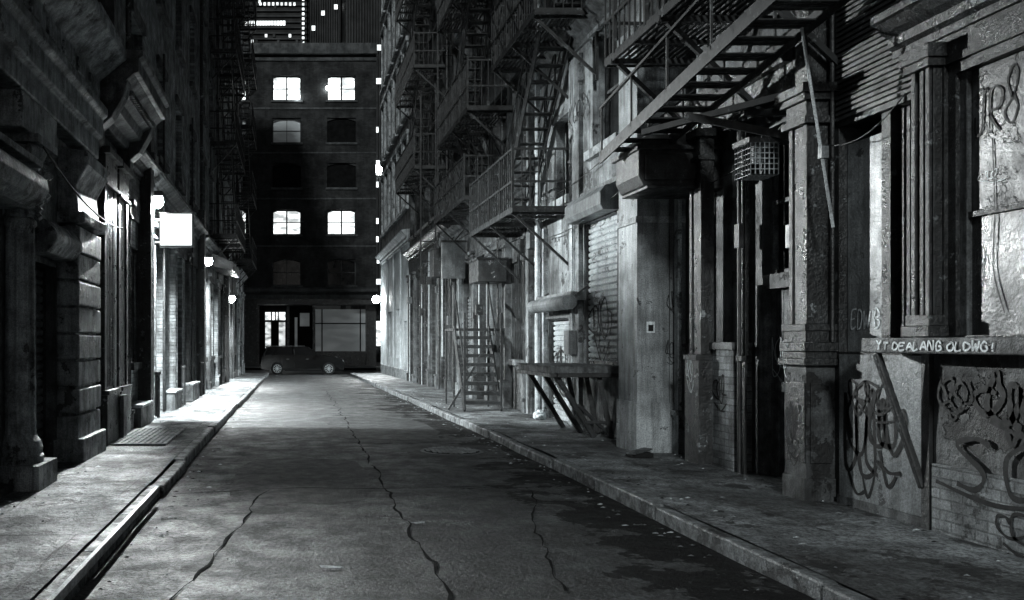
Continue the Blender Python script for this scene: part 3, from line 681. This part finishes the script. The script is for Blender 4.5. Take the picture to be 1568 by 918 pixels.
# ------------------------------------------------------------ LEFT 1
A=top('stone_front_building')
W=Part('wall',A,FL)
ops=[(8.66,9.66,-.05,2.35,.18),(11.0,11.2,.5,3.4,.2),(13.0,13.28,.0,3.6,.35),
     (6.6,7.9,6,8.2,.3),(9.0,10.1,6,8.2,.3),(11.3,12.4,6,8.2,.3)]
U0=6.0
facade(W,U0,13.3,-.4,15,ops,'stone_d',0)
W.quad([(U0,-.4,0),(U0,15,0),(U0,15,-8),(U0,-.4,-8)],'brick_d')
shutter(W,*ops[0][:4],-.18,'shut_d')
for o in ops[1:]: window(W,*o[:4],-o[4])
for o in ops[3:]: W.box(o[0]-.15,o[1]+.15,5.75,5.98,-.02,.16,'stone');W.box(o[0]-.15,o[0],6,8.3,-.02,.08,'stone_d');W.box(o[1],o[1]+.15,6,8.3,-.02,.08,'stone_d');W.prof([(0,8.3),(.2,8.35),(.25,8.5),(0,8.6)],o[0]-.2,o[1]+.2,'stone')
W.done()
D=Part('stonework',A,FL,bevel=.03)
z=.05
while z<2.8:
    hgt=.31;D.box(9.7,10.8,z+.012,z+hgt-.012,-.05,.25,'stone',.006);z+=hgt
    D.box(9.74,10.76,z-.02,z+.02,-.05,.2,'stone')
D.box(9.66,10.84,-.1,.4,-.05,.31,'stone')
D.box(9.68,10.82,2.87,3.0,-.05,.32,'stone')
D.prof([(-.02,2.99),(.24,2.99),(.2,3.3),(.34,3.55),(.34,3.7),(-.02,3.75)],9.72,10.78,'stone')
D.prof([(0,2.42),(.2,2.42),(.3,2.55),(.3,2.62),(.2,2.75),(0,2.8)],8.6,9.68,'stone')
D.box(7.3,7.5,-.1,3.3,-.05,.1,'stone')
D.box(7.5,8.62,3.42,3.75,-.05,.3,'stone')
D.prof([(-.02,3.85),(.2,3.85),(.2,4.1),(.26,4.12),(.26,4.35),(.32,4.4),(.32,4.5),(.22,4.52),(.22,4.85),(.4,5.0),(.52,5.1),(.56,5.12),(.56,5.25),(-.02,5.35)],U0,10.9,'stone')
D.prof([(-.02,5.35),(.1,5.35),(.12,5.6),(-.02,5.62)],U0,13.2,'stone')
for k in range(8): D.box(6.2+k*.58,6.5+k*.58,4.6,4.78,.2,.25,'stone')
D.done()
D=Part('bracket_cornice',A,FL,bevel=.01)
D.prof([(-.02,4.45),(.16,4.45),(.2,4.55),(.36,4.6),(.4,4.72),(.5,4.78),(.5,4.86),(.64,4.98),(.7,5.0),(.7,5.17),(.76,5.2),(.76,5.28),(-.02,5.34)],10.95,13.3,'stone_d')
for u in (10.98,13.0): D.prof([(.0,3.95),(.12,4.0),(.2,4.15),(.2,4.3),(.34,4.42),(.5,4.7),(.56,4.93),(.0,4.93)],u,u+.26,'stone_d')
for i in range(17): D.box(11.3+i*.1,11.35+i*.1,4.79,4.86,.5,.56,'stone_d')
D.done()
D=Part('pilasters',A,FL,bevel=.006)
pil(D,11.25,12.0,-.1,4.1,.2,'iron2',.9,.5);pil(D,12.25,12.95,-.1,4.1,.18,'iron2',.9,.5)
for k in range(4): D.box(11.42+k*.12,11.47+k*.12,.9,3.5,.18,.2,'iron2')
D.tube((13.1,.1,.1),(13.1,4.2,.1),.05,'iron2',10);D.cable((7.8,3.3,.4),(11.9,3.1,.3),.15,.012,'ink')
D.box(12.0,12.24,-.1,.75,-.02,.3,'stone_d')
D.done()
D=Part('fluted_column',A,FL)
pr=[(.27,-.1),(.27,.42),(.25,.44),(.26,.5),(.24,.56),(.21,.6),(.2,.62),(.2,.66),(.185,2.55),(.185,2.6),(.2,2.62),(.2,2.66),(.18,2.68)]
for cu in (8.1,):
    D.lathe(cu,.04,pr,'stone',48,.018,(.64,2.58))
    D.box(cu-.3,cu+.3,-.1,.36,-.25,.36,'stone')
    D.lathe(cu,.04,[(.17,2.68),(.18,2.9),(.22,3.15),(.29,3.3),(.3,3.34),(.1,3.35)],'stone',32)
    c=FL(cu,0,.04)
    for row,(zb,zh,rr,n) in enumerate(((2.7,.24,.19,10),(2.88,.26,.2,10))):
        for k in range(n):
            a=(k+.5*row)*2*math.pi/n
            for j in range(5):
                t=j/4;w=.07*(1-.5*t*t);r0=rr+.02+.08*t**3;z0=zb+zh*t-(.05*max(0,t-.75)*4 if j==4 else 0)
                p=Vector((c.x+r0*math.cos(a),c.y+r0*math.sin(a),z0));q=Vector((c.x+(r0+.035)*math.cos(a),c.y+(r0+.035)*math.sin(a),z0+.03))
                D.beam(p,q,w,.06,'stone',raw=True)
    for k in range(4):
        a=math.pi/4+k*math.pi/2
        p=Vector((c.x+.33*math.cos(a),c.y+.33*math.sin(a),3.27));tn=Vector((-math.sin(a),math.cos(a),0))
        D.tube(p-tn*.04,p+tn*.04,.075,'stone',12,raw=True);D.tube(p-tn*.055,p+tn*.055,.03,'stone',10,raw=True)
    D.box(cu-.32,cu+.32,3.35,3.42,-.26,.36,'stone')
D.done()
D=Part('rounded_console',A,FL,bevel=.01)
prc=[(0,2.72),(.3,2.72),(.42,2.78),(.47,2.88),(.45,2.98),(.36,3.05),(0,3.1)]
D.prof(prc,6.2,7.75,'stone');D.box(6.15,7.8,3.1,3.16,0,.4,'stone')
D.done()
P=Part('step',A,FL,bevel=.01);P.box(7.3,8.6,.0,.2,0,.12,'iron2');P.done()

# ------------------------------------------------------------ LEFT 2-4
A=loft('brick_building',13.3,24,18,4.3,2.7,'brick','brick_d',21,side='L',kinds='wwwd',clutter=False,alt='brick',gap=.75)
P=Part('stoops_bollards_lamp_shields',A,FL,bevel=.012)
for u,l in ((13.6,1.0),(17.5,1.0),(20.6,1.4)): P.box(u,u+l,0,.45,0,.26,'stone_d');P.box(u-.02,u+l+.02,.45,.5,0,.29,'shut')
for u in (15.6,19.3,23): P.tube((u,0,.2),(u,.9,.2),.05,'iron',10);P.tube((u,.9,.2),(u,.97,.2),.07,'iron',10)
P.box(14.72,15.05,-.1,5.2,-.02,.23,'iron2');P.box(14.68,15.09,4.6,4.8,-.02,.3,'iron2')  # capped upright added to shade the wall on the near side of the lamp
P.box(23.6,23.95,-.2,5.2,-.02,.23,'iron2')  # added upright, cuts the next lamp's spill along the wall
P.done()
A=loft('tenement_building',24,39.2,20,4.2,2.5,'brick','brick_d',31,side='L',kinds='wwd',clutter=False,alt='brick',gap=.6)
P=Part('lamp_shield_pier',A,FL,bevel=.012);P.box(32.4,32.8,-.4,5,-.02,.24,'iron2');P.done()  # pier added beside the lamp to keep its light off the nearer wall
A=loft('corner_block',39.2,45,22,4.6,2.0,'white','stone',35,side='L',kinds='wd',clutter=False,alt='stone')
P=Part('end_wall',A);P.box(-12,-2.72,-.6,21.95,38.5,44.98,'stucco_d');P.done()
K=top('fire_escape');P=Part('ironwork',K,FL)
for z in (5.0,8.0,11.0,14.0,17): balcony(P,27.5,32.5,.85,z,1.0)
for z in (5.0,8,11,14): stair(P,31.8,z,28.6,z+3,.15,.6)
P.done()
K=top('fire_escape');P=Part('ironwork',K,FL)
for z in (5.2,8.2,11.2,14.2,17.2): balcony(P,38,42.5,.85,z,1.0)
for z in (5.2,8.2,11.2,14.2): stair(P,42,z,39,z+3,.15,.6)
P.done()
K=top('awning');P=Part('canopy',K,FL,bevel=.01);P.prof([(0,3.95),(.75,3.8),(.8,3.8),(.8,4.05),(0,4.4)],27.0,30.2,'iron2');P.beam((27.1,3.95,.7),(27.1,4.8,0),.025,.025,'iron');P.done()
K=top('illuminated_sign');P=Part('sign_box',K,bevel=.006)
P.box(-2.41,-1.80,3.22,3.83,15.22,15.4,'shut_d');P.box(-2.385,-1.825,3.245,3.805,15.2,15.222,'sign')
P.beam((-2.41,3.7,15.3),(-2.7,3.7,15.3),.03,.03,'iron');P.beam((-2.41,3.3,15.3),(-2.7,3.3,15.3),.03,.03,'iron');P.done()

# lamps
def lamp(pos,wallx,target,power,cone=160,br=.075,nm='wall_lamp'):
    K=top(nm);x,y,z=pos;P=Part('fixture',K,bevel=.006)
    s=1 if wallx<x else -1
    P.beam((wallx,z+.19,y),(x-s*.02,z+.19,y),.035,.035,'iron');P.box(x-.1,x+.12,z+.09,z+.18,y-.11,y+.13,'iron2');P.box(min(wallx,wallx+s*.04),max(wallx,wallx+s*.04),z+.05,z+.28,y-.08,y+.08,'iron2')
    P.done()
    bm=bmesh.new();bmesh.ops.create_uvsphere(bm,u_segments=16,v_segments=10,radius=br);me=bpy.data.meshes.new('bulb');bm.to_mesh(me);bm.free();me.materials.append(M['bulb'])
    o=bpy.data.objects.new('bulb',me);o.location=pos;o.parent=K;COL.objects.link(o)
    l=bpy.data.lights.new('lamp_light','SPOT');l.energy=power;l.spot_size=math.radians(cone);l.spot_blend=.5;l.shadow_soft_size=.06;l.color=(.95,1,1)
    o=bpy.data.objects.new('lamp_light',l);d=Vector(target).normalized();o.location=Vector(pos)+d*(br+.03);o.rotation_euler=d.to_track_quat('-Z','Y').to_euler();o.parent=K;COL.objects.link(o)
lamp((-2.5,15.55,4.08),-2.7,(.6,-.15,-1),6200,168,.12)
lamp((-2.5,24.8,3.88),-2.7,(.45,.1,-1),5200,160,.14)
lamp((-2.48,33.8,3.25),-2.7,(.35,.1,-1),3400,160,.16)
lamp((4.35,44.4,3.75),4.7,(-.4,-.1,-1),1700,160,.21)

# ------------------------------------------------------------ FAR BUILDING
A=top('brick_office_building')
W=Part('wall',A,FB);D=Part('trim',A,FB)
cols=[-.44,3.26,-4.14,-7.84];rows=[(18.7,('lit','lit')),(15.84,('dimL','black')),(12.8,('black','black')),(9.64,('lit','lit')),(6.3,('glass','glass'))]
ops=[]
for z,k in rows:
    for i,c in enumerate(cols): ops.append((c-.97,c+.97,z-.85 if z>7 else z-.95,z+.82,.3))
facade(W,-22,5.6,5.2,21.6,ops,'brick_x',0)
facade(W,-22,5.6,-.4,5.2,[(-2.3,4.95,.0,4.0,.5)],'iron',0)
W.quad([(5.6,-.4,0),(5.6,21.6,0),(5.6,21.6,-25),(5.6,-.4,-25)],'brick_x')
for z,k in rows:
    for i,c in enumerate(cols):
        kk=k[i%2];a,b,c0,e=c-.97,c+.97,(z-.85 if z>7 else z-.95),z+.82
        if kk=='lit':
            window(W,a,b,c0,e,-.3,'lit','black',2,1,.07);W.box(c-.05,c+.05,c0,e,-.296,-.2,'black')
        elif kk=='black':
            W.quad([(a,c0,-.2),(b,c0,-.2),(b,e,-.2),(a,e,-.2)],'black')
        else: window(W,a,b,c0,e,-.3,kk,'far_trim',2,2,.06)
        n=8;pts=[(a,e+.01,-.1)]+[(a+(b-a)*t/n,e-.22+.22*math.sin(math.pi*t/n),-.1) for t in range(n+1)]+[(b,e+.01,-.1)]
        for t in range(n):
            W.quad([pts[1+t],pts[2+t],(pts[2+t][0],e+.01,-.1),(pts[1+t][0],e+.01,-.1)],'brick_x')
        D.box(a-.1,b+.1,c0-.14,c0,-.1,.1,'far_trim')
D.box(-22,5.62,20.9,21.6,-.1,.35,'far_trim');D.box(-22,5.61,20.5,20.7,-.1,.12,'far_trim')
D.prof([(-.1,4.45),(.15,4.45),(.2,4.7),(.5,4.9),(.5,5.1),(-.1,5.25)],-22,5.65,'far_trim')
D.box(-2.4,5.5,4.02,4.3,-.1,.9,'iron')
for z in (11.2,14.3,17.3,8): D.box(-22,5.6,z-.05,z+.05,-.02,.04,'far_trim')
for u in (-2.4,-.35,1.4,5.0): D.box(u-.09,u+.09,-.3,4.02,-.3,.1,'iron2')
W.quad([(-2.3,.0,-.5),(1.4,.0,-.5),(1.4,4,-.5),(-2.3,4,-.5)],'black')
W.box(-1.95,-.5,3.0,3.55,-.49,-.4,'lit')
W.box(-1.9,-1.5,.3,2.9,-.49,-.45,'litdoor');W.box(-1.0,-.55,.3,2.9,-.49,-.45,'litdoor')
for u in (-1.95,-1.48,-1.22,-1.02,-.5): D.box(u-.045,u+.045,0,3.6,-.44,-.33,'black')
D.box(-2,-.45,2.88,3.02,-.44,-.33,'black');D.box(-2,-.45,1.2,1.26,-.44,-.36,'black')
W.box(.1,.28,1.2,3.2,-.49,-.44,'dim');W.box(.45,1.1,2.6,3.5,-.49,-.44,'dim')
W.quad([(1.5,.9,-.35),(4.9,.9,-.35),(4.9,3.75,-.35),(1.5,3.75,-.35)],'dim')
W.box(1.5,4.9,-.2,.9,-.4,-.2,'iron2')
for u in (1.95,4.55): D.box(u-.04,u+.04,.9,3.75,-.34,-.28,'black')
D.box(1.5,4.9,2.75,2.82,-.34,-.28,'black')
W.done();D.done()
for (u,z) in ((.3,18.0),(2.33,18.6)):
    P=Part('flood_bulb',A,FB);P.lathe(u,.25,[(.0,z-.16),(.11,z-.11),(.16,z),(.11,z+.11),(.0,z+.16)],'bulb2',12);P.beam((u,z+.15,.25),(u,z+.25,0),.04,.04,'iron');P.done()

# towers and distant blocks
A=top('office_tower');P=Part('shaft',A)
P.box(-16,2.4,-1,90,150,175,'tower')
for i in range(60): P.box(-16,2.42,30+i,30.25+i,149.6,150,'tower2')
r=random.Random(2)
for x in range(14): P.box(-8.6+x*.52,-8.6+x*.52+.42,57.5,58.25,149.5,149.7,'tw')
for x in range(11): P.box(-3.9+x*.5,-3.9+x*.5+.4,53.2,54.2,149.5,149.7,'tw')
for z in range(30): P.box(1.55,1.95,52.5+z*.85,52.9+z*.85,149.5,149.7,'tw')
for _ in range(110):
    x=r.uniform(-15,2);z=30.4+int(r.uniform(15,50));P.box(x,x+.4,z,z+.5,149.5,149.7,'tw' if r.random()<.35 else 'tower2')
for x in range(9): P.box(-6+x*.75,-5.6+x*.75,61,61.5,149.5,149.7,'tw')
P.done()
A=top('office_tower');P=Part('shaft',A);P.box(2.6,8.5,-1,95,152,175,'tower')
for i in range(14): P.box(2.65+i*.42,2.8+i*.42,10,95,151.4,152,'tower2')
for x,z in ((6.4,53.6),(7.25,53.6),(3.3,57.2),(5.0,59.9),(7.3,61)): P.box(x,x+.6,z,z+.8,151.2,151.35,'tw')
P.done()
A=top('office_tower');P=Part('shaft',A);P.box(8.7,24,-1,95,140,165,'tower')
for i in range(34): P.box(8.75+i*.45,8.93+i*.45,10,95,139.4,140,'tower2')
for z in (8,11,14.5,18,21,27,29,30.5,36,44,49.5): P.box(13.0+.9*((z*7)%3)/3,14.0+.9*((z*7)%3)/3,z,z+.9,139.2,139.35,'tw')
for x in range(4): P.box(12.2+x*.7,12.7+x*.7,49.5,50.3,139.2,139.35,'tw')
P.lathe(13.95,139.0,[(0,29.3),(.5,29.5),(.7,30),(.5,30.5),(0,30.7)],'bulb2',12)
P.done()
A=top('street_building');P=Part('block',A);P.box(7.8,30,-.5,14,60,75,'stucco_d')
for i in range(5): P.box(8+i*3,10+i*3,0,3,59.9,60,'dim')
P.done()
A=top('storefront');P=Part('lit_front',A);P.box(6.0,7.7,-.2,5.2,72,76,'stucco_d');P.box(6.2,7.6,1.2,3.3,71.8,72,'lit');P.box(6.9,6.98,1.2,3.3,71.7,71.79,'black');P.box(6.15,7.65,3.3,3.5,71.5,71.8,'iron2');P.done()

# ------------------------------------------------------------ car
K=top('parked_car');g=-.262;cx=-1.72
FC=lambda u,z,d:Vector((cx+u,46.0+d,g+z))
P=Part('body',K,FC,bevel=.05,smooth=False)
prof=[(.03,.35),(.0,.62),(.05,.98),(.2,1.04),(1.0,1.05),(3.1,1.02),(3.3,1.0),(4.1,.92),(4.36,.8),(4.47,.55),(4.42,.3),(4.1,.26)]
def arch(c,r=.38,n=9): return [(c+r*math.cos(a),.32+r*math.sin(a)) for a in [math.pi*k/(n-1) for k in range(n)]]
pl=prof+arch(3.65)+[(3.2,.25),(1.3,.25)]+arch(.85)+[(.4,.26)]
n=len(pl);vs=[]
for y,s in ((0,.0),(.12,1),(1.68,1),(1.8,0)):
    for (x,z) in pl: vs.append(FC(x,z if s else z*.985+.008,y))
fs=[]
for k in range(3):
    for i in range(n): fs.append((k*n+i,k*n+(i+1)%n,(k+1)*n+(i+1)%n,(k+1)*n+i))
fs.append(tuple(range(n)));fs.append(tuple(range(3*n,4*n))[::-1]);P.add(vs,fs,'carpaint');P.done()
P=Part('cabin',K,FC,bevel=.03)
z0,z1=1.03,1.5
vs=[FC(.06,z0,.08),FC(3.3,z0-.02,.08),FC(3.3,z0-.02,1.72),FC(.06,z0,1.72),FC(.28,z1,.24),FC(2.5,z1,.24),FC(2.5,z1,1.56),FC(.28,z1,1.56)]
P.add(vs,[(0,1,5,4),(1,2,6,5),(2,3,7,6),(3,0,4,7),(4,5,6,7),(0,3,2,1)],'carglass')
P.box(.24,2.52,z1-.015,z1+.03,.23,1.57,'carpaint')
for y0,y1 in ((.07,.23),(1.73,1.57)):
    P.beam((.06,z0,y0),(.28,z1,y1),.12,.05,'carpaint');P.beam((3.28,z0,y0),(2.5,z1,y1),.07,.05,'carpaint');P.beam((1.75,z0,y0),(1.72,z1,y1),.07,.04,'carpaint');P.beam((.75,z0,y0),(.82,z1,y1),.06,.04,'carpaint')
    P.beam((.4,z1+.06,y1),(2.35,z1+.06,y1),.03,.025,'trimc')
P.beam((.1,z0+.01,.05),(3.25,z0-.01,.05),.02,.02,'trimc')
P.done()
P=Part('details',K,FC)
P.box(4.2,4.45,.64,.78,.05,.35,'chrome');P.box(0,.1,.72,.95,.0,.3,'trimc');P.box(3.0,3.16,1.02,1.14,-.14,.0,'carpaint');P.box(1.35,1.5,.84,.87,-.012,.01,'trimc');P.box(2.4,2.55,.84,.87,-.012,.01,'trimc')
for u in (1.1,1.8,2.95): P.box(u,u+.012,.4,1.0,-.003,.01,'black')
P.box(1.25,3.25,.24,.34,-.01,.05,'tyre')
P.done()
for i,u in enumerate((.85,3.65)):
    for y in (.0,1.58):
        P=Part('wheel',K,FC);P.tube((u,.34,y-.01),(u,.34,y+.22),.34,'tyre',28)
        if y==0:
            for k in range(10):
                a=k*math.pi/5;P.beam((u,.34,-.022),(u+.2*math.cos(a),.34+.2*math.sin(a),-.022),.028,.022,'chrome')
            P.tube((u,.34,-.03),(u,.34,.0),.045,'chrome',12)
            for k in range(24):
                a=k*math.pi/12;b=(k+1)*math.pi/12;P.beam((u+.215*math.cos(a),.34+.215*math.sin(a),-.02),(u+.215*math.cos(b),.34+.215*math.sin(b),-.02),.02,.016,'chrome')
        P.done()

# ------------------------------------------------------------ camera, sun, sky
cam=bpy.data.cameras.new('camera');co=bpy.data.objects.new('camera',cam);COL.objects.link(co)
cam.sensor_width=36;cam.lens=29.79;cam.shift_x=.2136;cam.shift_y=.0414;cam.clip_end=1500;cam.clip_start=.05
co.location=(0,0,1.5);co.rotation_euler=(math.radians(90),0,0);S.camera=co
az=math.radians(13);el=math.radians(24)
dr=Vector((math.sin(az)*math.cos(el),math.cos(az)*math.cos(el),-math.sin(el)))
l=bpy.data.lights.new('sun','SUN');l.energy=1.5;l.angle=math.radians(5);l.color=(.95,1,1)
o=bpy.data.objects.new('sun',l);o.rotation_euler=dr.to_track_quat('-Z','Y').to_euler();COL.objects.link(o)
w=bpy.data.worlds.new('World');S.world=w;w.use_nodes=True;nt=w.node_tree
sk=nt.nodes.new('ShaderNodeTexSky');sk.sky_type='NISHITA';sk.sun_disc=False;sk.sun_elevation=el;sk.sun_rotation=math.pi+az
hs=nt.nodes.new('ShaderNodeHueSaturation');hs.inputs['Saturation'].default_value=.18
bg=nt.nodes['Background'];nt.links.new(sk.outputs[0],hs.inputs['Color']);nt.links.new(hs.outputs[0],bg.inputs[0]);bg.inputs[1].default_value=.014
